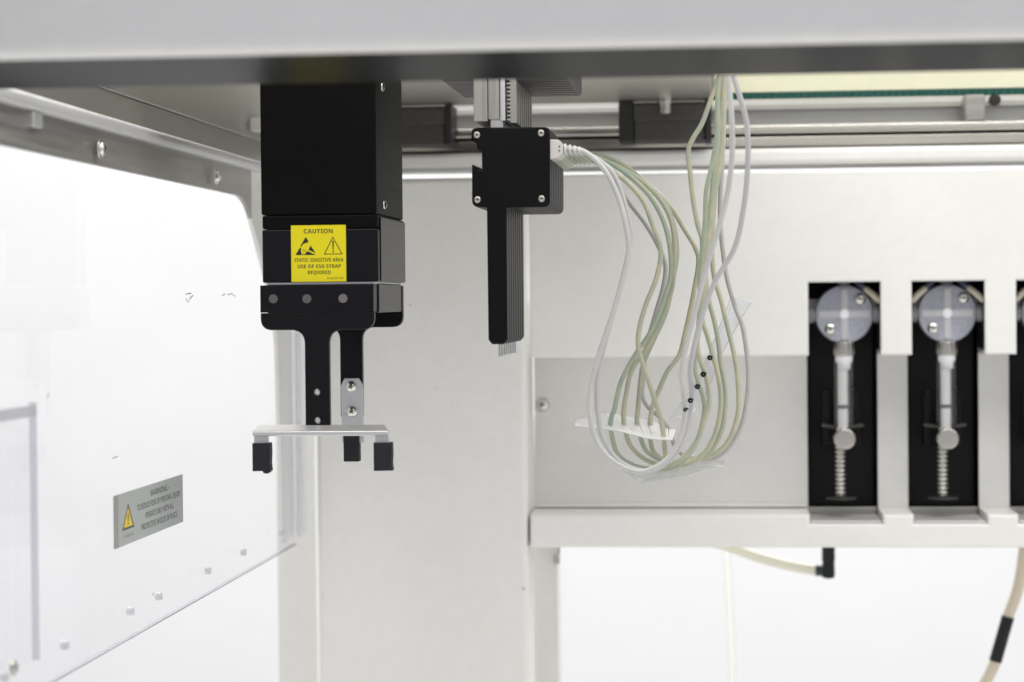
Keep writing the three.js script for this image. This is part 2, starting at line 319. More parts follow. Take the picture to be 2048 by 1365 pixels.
{
  const o = thing('pump_housing', 'white sheet metal housing with three open slots for syringe pumps', 'housing', [20, -125, 1170]);
  const hood = [[-100.2, 64.4], [-100.2, -28.6]];
  for (const [a, b] of PX) hood.push([a, -28.6], [a, 8.4], [b, 8.4], [b, -28.6]);
  hood.push([230, -28.6], [230, 64.4]);
  mesh('hood', metric(slab(rounded(hood.map(([x, y], i) => [x, y, i === 1 ? 2.5 : 0])), 1155, 1158.2, 1.2, [], 4), 5), M.white, o);
  const edges = [-100.2, ...PX.flat(), 230];
  for (let i = 0; i < edges.length; i += 2) mesh('hood_underside', metric(box(edges[i] + 0.1, edges[i + 1] - 0.1, -28.6, -26.6, 1157, 1190, 0.5), 5), M.white, o);
  mesh('hood_top', metric(box(-100, 230, 62.4, 64.4, 1158.4, 1200, 0.5), 5), M.white, o);
  const lower = [[-101.5, -27], [-101.5, -118]];
  for (const [a, b] of PX) lower.push([a, -118], [a, -26.5], [b, -26.5], [b, -118]);
  lower.push([230, -118], [230, -26], [-101.5, -26]);
  const low2 = [[-101.5, 0], [-101.5, -118]];
  for (const [a, b] of PX) low2.push([a + 0.4, -118], [a + 0.4, -5], [b + 0.4, -5], [b + 0.4, -118]);
  low2.push([230, -118], [230, 0]);
  mesh('lower_panel', metric(slab(low2, 1190.4, 1192.4, 0.3), 5), M.white, o);
  const beam = [[-100.8, -108.3], [-100.8, -125]]; beam.push([230, -125], [230, -108.3]);
  for (const [a, b] of [...PX].reverse()) beam.push([b + 0.2, -108.3], [b + 0.2, -113], [a - 0.2, -113], [a - 0.2, -108.3]);
  mesh('shelf_beam', metric(slab(beam, 1149.5, 1189.8, 1.6, [], 4), 5), M.white, o);
  mesh('shelf_lip', metric(box(-100.8, 40.2, -107.7, -106.2, 1184, 1190, 0.5), 5), M.white, o);
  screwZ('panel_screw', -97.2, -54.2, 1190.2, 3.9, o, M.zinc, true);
}

// ---------------------------------------------------------------- syringe pumps
function buildPump(label) {
  const [a, b] = PX[0], o = thing('syringe_pump', label, 'syringe pump', [58.6, -110, 1200], 'syringe pumps in the housing slots');
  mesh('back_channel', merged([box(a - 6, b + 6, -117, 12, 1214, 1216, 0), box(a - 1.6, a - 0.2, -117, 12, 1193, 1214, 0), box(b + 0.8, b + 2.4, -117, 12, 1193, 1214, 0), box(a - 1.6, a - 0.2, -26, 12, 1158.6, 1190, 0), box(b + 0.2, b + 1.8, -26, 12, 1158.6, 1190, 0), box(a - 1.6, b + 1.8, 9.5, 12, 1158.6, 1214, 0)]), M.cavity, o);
  mesh('face_plate', metric(slab([[a + 1.2, 9], [a + 1.2, -108], [b - 1, -108], [b - 1, 9]], 1200, 1204, 0.3), 8), M.facePlate, o);
  mesh('drip_tray', metric(box(a + 0.2, b - 0.2, -113, -111.6, 1151.5, 1213, 0.5), 8), M.aluPlain, o);
  mesh('tray_back', metric(box(a + 0.2, b - 0.2, -111.4, -108.2, 1190, 1193, 0.4), 8), M.aluDull, o);
  // valve
  const v = mesh('valve_disc', lathe([[0, 4], [14, 4], [14.7, 3.2], [14.7, -5], [0, -5]], 59, -7.9, 1169, 'z', 48), M.valve, o);
  mesh('bore', merged([box(45, 73, -10.4, -5.4, 1164.2, 1168, 2.2), box(56.6, 61.6, -22, 6, 1164.0, 1168, 2.2)]), M.valveBore, v);
  mesh('hub', lathe([[0, 1.2], [2, 1.1], [2.6, 0.4], [2.6, -1]], 59, -7.9, 1164.6, 'z', 24), M.ptfe, v);
  mesh('valve_body', cylZ(59, -7.9, 1175, 1200, 11), M.valveBore, o);
  for (const s of [-1, 1]) mesh('side_port', lathe([[3, 12.5], [3.2, 14.5], [4.6, 15], [4.6, 20], [2, 20]].map(([r, t]) => [r, s * t]), 59, -7.9, 1170, 'x', 20), M.milky, o);
  mesh('top_port', lathe([[3, 12], [3.4, 14], [3.4, 22]], 59, -7.9, 1170, 'y', 20), M.milky, o);
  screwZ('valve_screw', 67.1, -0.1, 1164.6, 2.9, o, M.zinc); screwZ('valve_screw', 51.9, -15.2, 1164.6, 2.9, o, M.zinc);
  // syringe: from nut to knob
  const nut = []; for (let k = 0; k < 36; k++) { const t = k / 36 * Math.PI * 2, r = k % 2 ? 5.35 : 5.1; nut.push([Math.cos(t) * r, Math.sin(t) * r]); }
  const ng = slab(nut, 0, 6.8, 0.5); ng.rotateX(-Math.PI / 2); ng.translate(58.9 * MM, -22 * MM, -1168 * MM); mesh('knurled_nut', ng, M.nickel, o);
  mesh('collar', lathe([[4.4, -29], [4.4, -31.5], [3.4, -33], [3.2, -36], [0, -36]], 58.9, 0, 1168, 'y', 28), M.ptfe, o);
  mesh('glass_barrel', lathe([[4.8, -31.5], [4.8, -64.5], [3.4, -64.5], [3.4, -31.5]], 58.6, 0, 1168, 'y', 36), M.glass, o);
  const rod = mesh('plunger_rod', cylY(58.3, 1168, -66, -36.1, 2.7), M.rodSteel, o);
  mesh('plunger_seal', cylY(58.3, 1168, -56, -54, 2.75), M.plug, rod);
  const car = mesh('carriage', merged([box(48.6, 52.6, -76, -46.5, 1182, 1190, 1.2), box(63.2, 67.4, -76, -46.5, 1182, 1190, 1.2), box(48.6, 67.4, -76, -66, 1184, 1199, 1)]), M.blackSatin, o);
  for (const s of [-1, 1]) { const w = box(-4.5, 4.5, -0.7, 0.7, 1172, 1180, 0.5); w.rotateZ(s * 0.14); w.translate((58.3 + s * 6.2) * MM, -65.4 * MM, 0); mesh('wing_plate', w, M.bearing, car); }
  mesh('knob', lathe([[0, 5], [4.6, 5], [5.3, 4.3], [5.5, 3.6], [5.5, 0], [2, 0], [2, -12]], 58.7, -71.2, 1166, 'z', 40), M.nickel, o);
  mesh('lead_screw', (() => { const pr = [[1.9, -100.6]]; for (let y = -100; y < -76; y += 2.3) pr.push([1.5, y], [2.7, y + 0.6], [2.7, y + 1.2], [1.5, y + 1.8]); pr.push([1.9, -66]); return lathe(pr, 56.9, 0, 1172, 'y', 20); })(), M.zinc, o);
  mesh('base_flange', lathe([[0, -103], [7.4, -102.6], [7.7, -102.2], [7.4, -101.8], [3.4, -101.4], [2.4, -100.4], [0, -100.4]], 57.2, 0, 1174, 'y', 36), M.bearing, o);
  return o;
}
const pump = buildPump('syringe pump with one slanted tube over its valve, next to the long blank panel');
function pumpTube(parent, dx, side) {
  const s = side, x0 = 59 + dx;
  const a = mesh('blue_tube', tube([[x0 + s * 5.2, 13, 1176], [x0 + s * 7.2, 8.2, 1170], [x0 + s * 11.6, 4.2, 1166]], 1.5, 12, 10), M.tubeBlue, parent);
  mesh('tan_sleeve', tube([[x0 + s * 11, 4.8, 1166.4], [x0 + s * 14.5, 1.9, 1164], [x0 + s * 18.2, -1.6, 1163]], 1.75, 12, 10), M.tubeTan, parent);
  return a;
}
const pump2 = copy(pump, 51.6, 0, 0, 'syringe pump with slanted tubes on both sides of its valve');
const pump3 = copy(pump, 103.2, 0, 0, 'syringe pump in the housing slot farthest from the wide white column');
pumpTube(pump, 0, 1); pumpTube(pump2, 51.6, 1); pumpTube(pump2, 51.6, -1); pumpTube(pump3, 103.2, -1);

// ---------------------------------------------------------------- rails, belt, gantry arm
{
  const o = thing('rail_assembly', 'polished steel guide rail on a white aluminium extrusion above the pump housing', 'rail', [0, 68, 1170]);
  mesh('extrusion', metric(box(-216, 250, 67.8, 76.5, 1156, 1200, 3.2, 6), 6, 0), M.white, o);
  mesh('lower_rail', metric(box(-216, 250, 77.4, 82.5, 1161, 1192, 0.7), 6), M.steel, o);
  mesh('upper_rail', metric(box(-216, 250, 83.7, 88.8, 1160.5, 1192, 1.8, 4), 6), M.steel, o);
  mesh('rail_core', box(-216, 250, 76.3, 88.4, 1166, 1190, 0), M.recess, o);
  mesh('backing_plate', metric(box(-216, 250, 88.4, 128, 1192, 1195, 0.4), 6), M.aluPlain, o);
  mesh('ledge', metric(box(-216, 250, 98, 101.4, 1186, 1192, 0.6), 6), M.aluPlain, o);
  mesh('spacer_block', metric(box(120, 130, 89, 102.2, 1164, 1182, 0.8), 6), M.aluDull, o);
  mesh('bolt_head', lathe([[0, 1.4], [2.7, 1.4], [3.1, 1], [3.1, 0]], 137, 101, 1184, 'z', 24), M.bearing, o);
}
{
  const o = thing('timing_belt', 'cream flat belt with a teal toothed lower edge above the guide rail', 'belt', [70, 103, 1168]);
  mesh('band', metric(box(-14, 250, 105.5, 126, 1167, 1169, 0.3), 6), M.cream, o);
  mesh('teal_edge', metric(box(-14, 250, 102.3, 105.4, 1167.2, 1170.6, 0.3), 20), M.teal, o);
  const tooth = box(-1.25, 1.25, 102.1, 105.3, 1166.5, 1167.3, 0.3, 1);
  for (let x = -12; x < 165; x += 3.7) { const g = tooth.clone(); g.translate(x * MM, 0, 0); mesh('tooth', g, M.teal, o); }
}
{
  const o = thing('gantry_arm', 'grey gantry arm with a glossy flat underside carrying the gripper and pipetting arms', 'gantry arm', [-90, 101, 1040]);
  mesh('underside_plate', metric(box(-202, -5, 104, 114.5, 930, 1163, 0.6), 6), M.stainless, o);
  mesh('lower_plate', metric(box(-202, -7, 101, 103.8, 936, 1161, 0.4), 6), M.stainless, o);
  mesh('arm_body', metric(box(-207, -4, 114.7, 138, 860, 1150, 2), 6), M.stainless, o);
  mesh('cable_bracket', slab([[-13.5, 108], [-2, 108], [-2, 102], [-7.6, 97.5]], 905, 908, 0.3), M.plugWhite, o);
}
function buildBearing(label, x0, x1) {
  const o = thing('bearing_carriage', label, 'bearing carriage', [(x0 + x1) / 2, 80, 1165], 'bearing carriages on the guide rail');
  mesh('body', metric(box(x0 + 7.6, x1 - 3.5, 80.2, 99.8, 1148, 1172, 0.7), 8), M.bearing, o);
  mesh('upper_step', metric(box(x0 + 7.6, x1 - 3.5, 90.5, 98.4, 1145.5, 1148, 0.4), 8), M.bearing, o);
  mesh('end_cap', box(x0, x0 + 7.5, 79.8, 100.7, 1146, 1172, 0.8), M.bearingCap, o);
  mesh('end_cap', box(x1 - 3.4, x1, 79.8, 100.7, 1146, 1172, 0.8), M.bearingCap, o);
  return o;
}
buildBearing('dark bearing carriage with black end caps behind the hanging cables', -53.8, -7.2);
buildBearing('dark bearing carriage half hidden behind the black gripper box', -187, -138.6);
tag(mesh('lubrication_stud', lathe([[3.7, 101], [3.7, 98.3], [3, 97.9], [3, 93.6], [2.6, 93.2], [0, 93.2]], -30.2, 0, 1140, 'y', 28), M.nickel), 'small turned metal stud under the gantry arm above a bearing carriage', 'stud');

// ---------------------------------------------------------------- plate gripper
{
  const o = thing('plate_gripper', 'black box gripper with yellow caution label and two long fingers', 'gripper', [-154, -10, 885]);
  mesh('upper_housing', metric(box(-175.8, -131.6, 33.7, 140, 850, 921, 0.9, 3), 9), M.black, o);
  mesh('seam_band', metric(box(-175.4, -131.3, 28.4, 33.5, 850, 921, 0.7, 3), 9), M.black, o);
  const lower = mesh('lower_housing', metric(box(-175.5, -131.1, 8.1, 28.2, 849.9, 921, 0.7, 3), 9), M.blackSatin, o);
  const side = mesh('side_plate', metric(box(-131.2, -130.7, 8.4, 32.6, 855, 920, 0.2), 9), M.blackSatin, o);
  side.userData.label = 'smooth black side plate that mirrors the white surroundings';
  screwX('side_screw', -131.3, 37.8, 868, 1.7, o); screwX('side_screw', -131.3, 83, 866, 1.7, o);
  const t = labelCanvas(1110, 1130, (x, w, h) => {
    x.fillStyle = '#e9da00'; x.fillRect(0, 0, w, h); x.fillStyle = '#2b2416';
    fitText(x, 'CAUTION', 555, 122, 122, 610, 'bold');
    fitText(x, 'STATIC SENSITIVE AREA', 560, 695, 100, 1000, 'bold'); fitText(x, 'USE OF ESD STRAP', 565, 822, 100, 890, 'bold'); fitText(x, 'REQUIRED', 565, 945, 100, 480, 'bold'); fitText(x, 'A16209-AA', 890, 1062, 66, 345);
    // struck-out hand in a triangle
    x.fillStyle = '#23231c'; x.beginPath(); x.moveTo(300, 230); x.lineTo(355, 325); x.quadraticCurveTo(330, 350, 290, 355); x.quadraticCurveTo(235, 370, 215, 430); x.lineTo(186, 418); x.closePath(); x.fill();
    x.beginPath(); x.moveTo(178, 445); x.lineTo(85, 595); x.lineTo(505, 595); x.lineTo(330, 515); x.lineTo(290, 560); x.lineTo(265, 585); x.lineTo(215, 580); x.lineTo(198, 520); x.lineTo(205, 458); x.closePath(); x.fill();
    x.beginPath(); x.moveTo(395, 405); x.lineTo(500, 560); x.lineTo(350, 492); x.quadraticCurveTo(375, 450, 395, 405); x.closePath(); x.fill();
    x.strokeStyle = '#3a3418'; x.lineWidth = 6; for (const [a, b, c, d] of [[222, 470, 300, 500], [225, 500, 270, 520], [228, 540, 262, 575], [262, 530, 310, 520]]) { x.beginPath(); x.moveTo(a, b); x.lineTo(c, d); x.stroke(); }
    // exclamation triangle
    x.strokeStyle = '#2b2416'; x.lineWidth = 17; x.lineJoin = 'miter'; x.beginPath(); x.moveTo(850, 246); x.lineTo(1030, 580); x.lineTo(674, 580); x.closePath(); x.stroke();
    x.fillStyle = '#2b2416'; x.beginPath(); x.moveTo(834, 315); x.lineTo(868, 315); x.lineTo(860, 505); x.lineTo(842, 505); x.closePath(); x.fill(); x.beginPath(); x.arc(851, 535, 17, 0, 7); x.fill();
  });
  const lab = mesh('caution_label', box(-164.3, -143.3, 8.3, 29.7, 849.62, 849.88, 0.05, 1), mat({ color: 0xe9da00, roughness: 0.5 }), o);
  lab.userData.label = 'yellow static caution sticker';
  const pl = new THREE.PlaneGeometry(20.96 * MM, 21.36 * MM); pl.translate(-153.8 * MM, 19 * MM, -849.6 * MM);
  mesh('print', pl, mat({ map: t, roughness: 0.45 }), lab);
  // front finger: T shape with holes
  const T = (x0, x1, s0, s1, top, mid, bot) => rounded([[x0, top, 0.3], [x0, mid, 4.6], [s0, mid, 5.4], [s0, bot, 0.3], [s1, bot, 0.3], [s1, mid, 5.4], [x1, mid, 4.6], [x1, top, 0.3]]);
  mesh('front_finger', metric(slab(T(-176.1, -132.6, -159.3, -149.9, -3.4, -9.9, -46.3), 848.4, 851.6, 0.35, [[-154.8, -33.5, 1.25], [-154.7, -44.2, 1.25]]), 9), M.blackSatin, o);
  mesh('front_clamp_plate', metric(slab([[-176.2, 7.1], [-176.2, -3.2], [-132.8, -3.2], [-132.8, 7.1]], 848.4, 858, 0.35), 9), M.blackSatin, o);
  mesh('slider_block', metric(box(-175.5, -132.2, -3.6, 7.5, 858.2, 918, 0.5), 9), M.blackSatin, o);
  mesh('bottom_gap_plate', metric(box(-174, -132.6, 7.2, 8.3, 851, 920, 0.2), 9), M.alu, o);
  mesh('back_finger', metric(slab(T(-175.5, -132.2, -158.3, -149.1, 7, -9.9, -46.5), 921.2, 925, 0.35), 9), M.blackSatin, o);
  for (const [x, y, m] of [[-171.1, 2, M.plug], [-158.2, 1.9, M.plug], [-144.4, 1.9, M.plugPale]]) mesh('plug', cylZ(x, y, 848.1, 849.2, 1.7, 24), m, o);
  for (const [x, y] of [[-154.8, -33.5], [-154.7, -44.2]]) mesh('bright_hole_disc', lathe([[0, 0.2], [0.85, 0.15], [1.05, -0.2], [1.05, -1]], x + 0.1, y, 848.7, 'z', 16), M.aluPlain, o);  // pale discs added to imitate bright background through the finger holes
  // aluminium cross bracket: leaning face, rolled lower lip
  const br = mesh('cross_bracket', merged([sheet([[-178.1, -47.9, 841], [-126.6, -48.1, 841]], [[-177.3, -46.1, 849.2], [-129.3, -46.2, 849.2]], 0.7), box(-178.2, -126.4, -49.6, -47.7, 840.4, 842.2, 0.7, 3)]), M.alu, o);
  for (const [x0, x1, p0, p1] of [[-177.7, -172.2, -178, -171.3], [-131.7, -126.5, -132, -125.2]]) {
    mesh('tab', box(x0, x1, -54, -49.2, 841.4, 842.6, 0.25), M.aluPlain, br);
    mesh('rubber_pad', metric(slab([[p0, -52.2], [p1, -52.1], [p1 + 0.1, -56.4], [p1 - 0.1, -59.8], [p1 + 0.2, -62.6], [p0, -62.7]], 839.4, 844.4, 0.3), 30), M.rubber, o);
  }
  mesh('torn_flap', metric(slab([[-174.3, -62.2], [-171.1, -60.6], [-171, -63], [-172.5, -63.7], [-173.9, -63.3]], 839.2, 841, 0.3), 30), M.rubber, o);
  const ad = mesh('adapter_plate', metric(slab([[-157.7, -33.8], [-156.2, -30.6], [-150.3, -30.6], [-148.7, -33.8], [-148.5, -57], [-157.5, -57]], 918.8, 920.8, 0.3), 20), M.aluPlain, o);
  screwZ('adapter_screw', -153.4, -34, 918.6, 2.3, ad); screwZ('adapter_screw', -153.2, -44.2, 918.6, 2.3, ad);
  mesh('rubber_pad', metric(box(-156.7, -150.2, -64.7, -52, 917.4, 922.4, 0.5), 30), M.rubber, o);
}

// ---------------------------------------------------------------- pipetting arms
const ARM = 'eight pipetting arms in a close row';
{
  const o = thing('pipetting_arm', 'thin black pipetting arm with rounded square head and slim bar in a close row', 'pipetting arm', [-80, -20, 854], ARM);
  const s = rounded([[-95.3, 65.6, 2.4], [-95.3, 60.8, 0.5], [-93.4, 59.6, 0.4], [-93, 57.4, 0.5], [-91.4, 56.4, 0.4], [-91.4, 49.7, 0.3], [-92.4, 49.6, 0.4], [-93, 50.9, 0.4], [-95.2, 51.8, 0.4], [-95.3, 35.8, 2.6], [-89.7, 35.4, 0.3], [-89.6, -14.2, 0.6], [-88.2, -15.9, 0.6], [-83.8, -15.9, 0.6], [-82.3, -14.2, 0.6], [-82.2, 35.3, 0.3], [-65.8, 35.3, 2.6], [-65.6, 65.4, 2.4]]);
  mesh('head_and_bar', metric(slab(s, 850, 857.4, 0.6, [], 3), 12), M.armBlack, o);
  for (const [x, y] of [[-93.2, 62.8], [-69, 63.1], [-93.2, 38.5], [-69, 38.5]]) { const h = mesh('cover_screw', lathe([[0.35, 0.15], [0.55, 0.35], [1.05, 0.3], [1.25, 0]], x, y, 849.9, 'z', 20), M.nickel, o); mesh('hex_socket', cylZ(x, y, 849.7, 849.9, 0.5, 6), M.recess, h); }
  mesh('probe_tip', lathe([[0.75, -15.6], [0.75, -19.8], [0.6, -20.6], [0.3, -21], [0.001, -21.1]], -85.8, 0, 854, 'y', 24), M.glass, o);
  mesh('probe_needle', lathe([[0.36, -15.6], [0.36, -20.2], [0.24, -20.7], [0.001, -20.9]], -85.8, 0, 854, 'y', 12), M.tipSteel, o);
  mesh('slide_plate', metric(box(-94.2, -89, 67.8, 115, 849.2, 857, 0.3), 12, 1), M.aluDull, o);
  mesh('guide_bar', metric(box(-88.8, -84.6, 68.6, 115, 849.6, 857, 0.3), 12, 1), M.aluDull, o);
  mesh('guide_rod', metric(box(-88.2, -83.4, 64.5, 70, 851.5, 856.5, 0.3), 12, 1), M.alu, o);
  mesh('guide_strip', metric(box(-84.4, -82.4, 68, 115, 850.4, 856, 0.3), 12, 1), M.alu, o);
  const pts = [[-78.2, 67.2], [-78.2, 115], [-80.4, 115]]; for (let y = 114; y > 68; y -= 1.5) pts.push([-80.4, y], [-81.8, y - 0.35], [-81.8, y - 0.75], [-80.4, y - 1.1]); pts.push([-80.4, 67.2]);
  mesh('toothed_rack', slab(pts, 850.6, 856.5, 0), M.aluDull, o);  // duller metal: the shade under the gantry put into the rack colour
  mesh('arm_body', metric(slab(rounded([[-106, 83, 1], [-106, 118, 1], [-58, 118, 1], [-58, 83, 1.6]]), 850.8, 857.8, 0.3), 12), M.bearing, o);
  for (let i = 1; i < 8; i++) copy(o, 0, 0, 9 * i);
}

// ---------------------------------------------------------------- cables with plugs
const CABLE_PATHS = [
  [[-46.3, 50.2, 855], [-40.8, 39.8, 856], [-37.8, 28.6, 856], [-36.8, 19.2, 857], [-39.2, 7.9, 858], [-43.3, -5.3, 859], [-48.8, -21.3, 860], [-51.9, -33.6, 861], [-52.1, -44.5, 861], [-50.5, -51.9, 862], [-46.7, -58.0, 862], [-41.3, -62.4, 862], [-33.3, -64.9, 862], [-28.6, -63.6, 862], [-23.1, -60.0, 862], [-18.7, -53.2, 862], [-16.5, -45.2, 862], [-16.6, -34.9, 860], [-17.2, -28.6, 856], [-16.3, -21.3, 851], [-13.9, -11.5, 844], [-11.3, -2.3, 837], [-8.1, 9.7, 829], [-3.2, 25.0, 822], [0.5, 38.8, 815], [2.0, 50.2, 810], [2.1, 61.6, 806], [1.0, 78.2, 805]],
  [[-43.6, 49.3, 863], [-39.0, 38.7, 864], [-36.6, 26.9, 864], [-37.1, 19.3, 865], [-40.7, 4.2, 865], [-45.6, -11.9, 866], [-49.6, -30.0, 866], [-49.2, -45.9, 867], [-47.7, -52.2, 867], [-43.9, -58.9, 867], [-39.2, -62.7, 866], [-31.2, -65.0, 866], [-24.9, -62.7, 866], [-19.4, -57.2, 866], [-15.7, -48.7, 866], [-13.7, -38.8, 866], [-14.1, -26.4, 863], [-12.9, -19.1, 859], [-9.7, -6.8, 852], [-4.7, 6.3, 845], [2.7, 18.8, 837], [5.6, 29.9, 830], [7.5, 45.0, 823], [7.4, 62.4, 817], [5.3, 71.0, 813], [2.7, 79.7, 812]],
  [[-42.1, 49.0, 872], [-32.3, 38.9, 872], [-28.0, 28.2, 872], [-25.2, 19.4, 872], [-26.8, 9.2, 872], [-31.3, -2.2, 872], [-33.8, -11.5, 872], [-34.1, -17.9, 872], [-32.0, -25.5, 872], [-28.1, -37.8, 872], [-25.7, -45.7, 872], [-24.8, -50.6, 871], [-24.2, -57.5, 871], [-23.5, -61.3, 870], [-21.4, -62.4, 870], [-17.8, -60.5, 870], [-12.8, -55.0, 870], [-9.7, -47.6, 870], [-7.3, -40.3, 870], [-7.6, -32.3, 869], [-9.1, -26.7, 868], [-10.8, -21.8, 867], [-11.5, -15.6, 866], [-9.9, -6.9, 865], [-8.0, 11.4, 864], [-5.4, 34.0, 863], [-2.4, 50.9, 863], [-1.0, 65.9, 862], [-0.3, 84.7, 862]],
  [[-43.9, 52.8, 881], [-31.2, 42.4, 880], [-24.9, 32.1, 880], [-22.1, 22.0, 879], [-21.6, 10.4, 879], [-23.8, 1.8, 879], [-28.7, -10.7, 878], [-36.1, -21.8, 878], [-41.2, -31.6, 878], [-43.7, -41.6, 877], [-45.3, -46.6, 877], [-44.4, -53.9, 876], [-42.4, -59.3, 875], [-36.3, -63.3, 874], [-26.5, -65.0, 874], [-20.4, -63.9, 874], [-15.4, -59.5, 874], [-11.5, -52.8, 874], [-9.1, -42.8, 874], [-9.3, -38.0, 874], [-11.3, -31.7, 873], [-12.8, -24.4, 873], [-12.1, -16.9, 872], [-11.1, -10.8, 871], [-10.0, 7.7, 871], [-8.1, 31.5, 870], [-7.6, 41.5, 869], [-5.1, 52.7, 869], [-3.5, 62.7, 868], [-3.0, 77.8, 868], [-2.2, 85.3, 868]],
  [[-41.4, 52.1, 889], [-27.6, 41.6, 889], [-22.0, 32.3, 888], [-20.3, 22.2, 887], [-20.6, 10.5, 886], [-21.8, 3.1, 886], [-25.8, -7.7, 885], [-31.5, -18.9, 884], [-37.1, -26.8, 884], [-39.3, -35.7, 883], [-40.5, -43.8, 882], [-39.9, -50.0, 881], [-37.8, -56.1, 880], [-33.4, -60.5, 879], [-26.4, -63.4, 878], [-15.5, -63.0, 878], [-9.1, -58.6, 878], [-5.4, -52.5, 878], [-3.2, -43.8, 878], [-2.8, -35.7, 878], [-4.2, -27.1, 878], [-6.5, -18.2, 878], [-8.1, -12.6, 877], [-9.6, -7.8, 877], [-10.5, 7.8, 877], [-9.4, 22.9, 876], [-10.9, 28.1, 876], [-12.7, 38.1, 876], [-13.9, 49.5, 875], [-14.4, 57.8, 875], [-12.5, 62.1, 874], [-9.4, 67.0, 874], [-5.1, 78.4, 874], [-2.2, 85.9, 874]],
  [[-51.8, 57.7, 898], [-42.1, 54.4, 897], [-33.1, 47.7, 896], [-23.9, 37.9, 895], [-20.3, 27.4, 894], [-19.5, 18.4, 893], [-20.6, 10.6, 892], [-24.0, -4.7, 891], [-29.1, -15.9, 891], [-32.9, -24.7, 890], [-34.1, -32.1, 889], [-35.1, -42.2, 888], [-35.5, -47.2, 887], [-34.1, -53.4, 886], [-31.8, -58.4, 884], [-28.5, -60.8, 883], [-22.7, -63.3, 882], [-14.2, -62.5, 882], [-6.8, -58.3, 882], [-2.9, -51.4, 882], [-1.1, -42.1, 882], [-1.0, -34.5, 882], [-2.7, -24.7, 882], [-3.6, -16.0, 881], [-5.1, -7.9, 881], [-6.9, -0.9, 881], [-8.2, 7.8, 881], [-8.1, 19.3, 880], [-5.4, 42.4, 880], [-2.7, 65.4, 880], [-0.7, 86.5, 880]],
  [[-50.1, 56.6, 907], [-37.2, 50.8, 905], [-28.1, 43.5, 904], [-21.6, 36.2, 903], [-16.5, 27.6, 902], [-12.6, 21.0, 900], [-11.2, 16.4, 899], [-12.7, 5.4, 898], [-16.5, -12.2, 897], [-19.1, -21.8, 895], [-23.7, -28.0, 894], [-26.8, -34.8, 893], [-29.4, -41.2, 892], [-30.4, -47.4, 890], [-30.4, -53.6, 889], [-29.0, -59.2, 887], [-23.7, -62.4, 886], [-10.5, -61.7, 886], [-3.6, -58.6, 886], [0.7, -53.5, 886], [3.7, -44.2, 886], [4.0, -34.7, 886], [2.9, -23.5, 886], [1.0, -14.7, 886], [-0.8, -7.2, 886], [-2.5, 0.2, 886], [-4.8, 7.8, 886], [-5.8, 19.4, 886], [-4.9, 34.9, 886], [-2.4, 58.1, 886], [-0.3, 87.1, 886]],
  [[-49.6, 54.4, 915], [-39.0, 39.5, 914], [-32.4, 30.7, 912], [-27.8, 22.8, 910], [-24.5, 14.2, 909], [-25.3, 5.6, 907], [-27.9, -3.5, 905], [-30.1, -11.0, 904], [-32.1, -18.5, 902], [-33.3, -29.9, 900], [-33.7, -37.6, 899], [-31.3, -42.1, 897], [-27.0, -45.7, 895], [-23.0, -50.8, 894], [-21.1, -56.6, 892], [-17.0, -60.8, 890], [-4.9, -61.4, 890], [0.7, -56.9, 890], [5.2, -48.7, 890], [7.5, -37.4, 890], [7.9, -27.5, 890], [7.0, -17.4, 890], [5.5, -9.2, 890], [3.1, -3.0, 891], [1.8, 1.5, 891], [0.1, 7.8, 891], [-1.6, 19.5, 891], [-2.5, 31.2, 891], [-2.4, 39.0, 892], [-1.3, 58.5, 892], [-0.4, 77.9, 892], [0.3, 87.6, 892]],
];
const green = cableColours.map(([r, g, b]) => mat({ color: rgb(r, g, b), map: g - b > 0.05 ? cableTint : paintTint, roughness: 0.45 }));
const CL = ['greyish white cable from a pipetting arm, looping through the clear combs', 'greyish white cable from a pipetting arm, looping through the clear combs', ...Array(5).fill('yellow green cable from a pipetting arm, looping through the clear combs'), 'dull grey cable from a pipetting arm, outermost of the loop through the combs'];
CABLE_PATHS.forEach((path, i) => {
  const d = 854 + 9 * i, m = green[i], root = thing('signal_cable', CL[i], 'cable', [-55, 57, d], i < 2 ? 'white signal cables' : i < 7 ? 'green signal cables' : undefined);
  const y = 57.2, pts = [[-60, y, d], [-54, y - 0.6, d], ...path];
  const g = tube(pts, i < 2 ? 1.0 : 0.95, 260, 14);
  const uv = g.attributes.uv; for (let k = 0; k < uv.count; k++) uv.setX(k, uv.getX(k) * 3 + i * 0.37);
  mesh('sheath', g, m, root);
  const pm = i < 2 ? M.plugWhite : m;
  const plug = mesh('plug', slab(rounded([[-65.9, y + 3.5, 0.4], [-62.4, y + 3.4, 0.9], [-61, y + 1.8, 0.6], [-60.8, y - 1.8, 0.6], [-62.6, y - 3.5, 0.9], [-65.9, y - 3.9, 0.4]]), d - 3.4, d + 3.4, 0.35, [], 2), pm, root);
  for (const dy of [-0.8, 0.8]) mesh('pin_hole', cylZ(-62.2, y + dy, d - 3.5, d - 3.3, 0.32, 8), M.recess, plug);
  for (let k = 0; k < 4; k++) { const x = -60.2 + k * 1.75, r = 2.1 - k * 0.22; mesh('relief_rib', lathe([[1, -0.5], [r, -0.45], [r + 0.1, 0], [r, 0.45], [1, 0.5]], x, y - 0.1 - k * 0.17, d, 'x', 18), pm, root); }
});

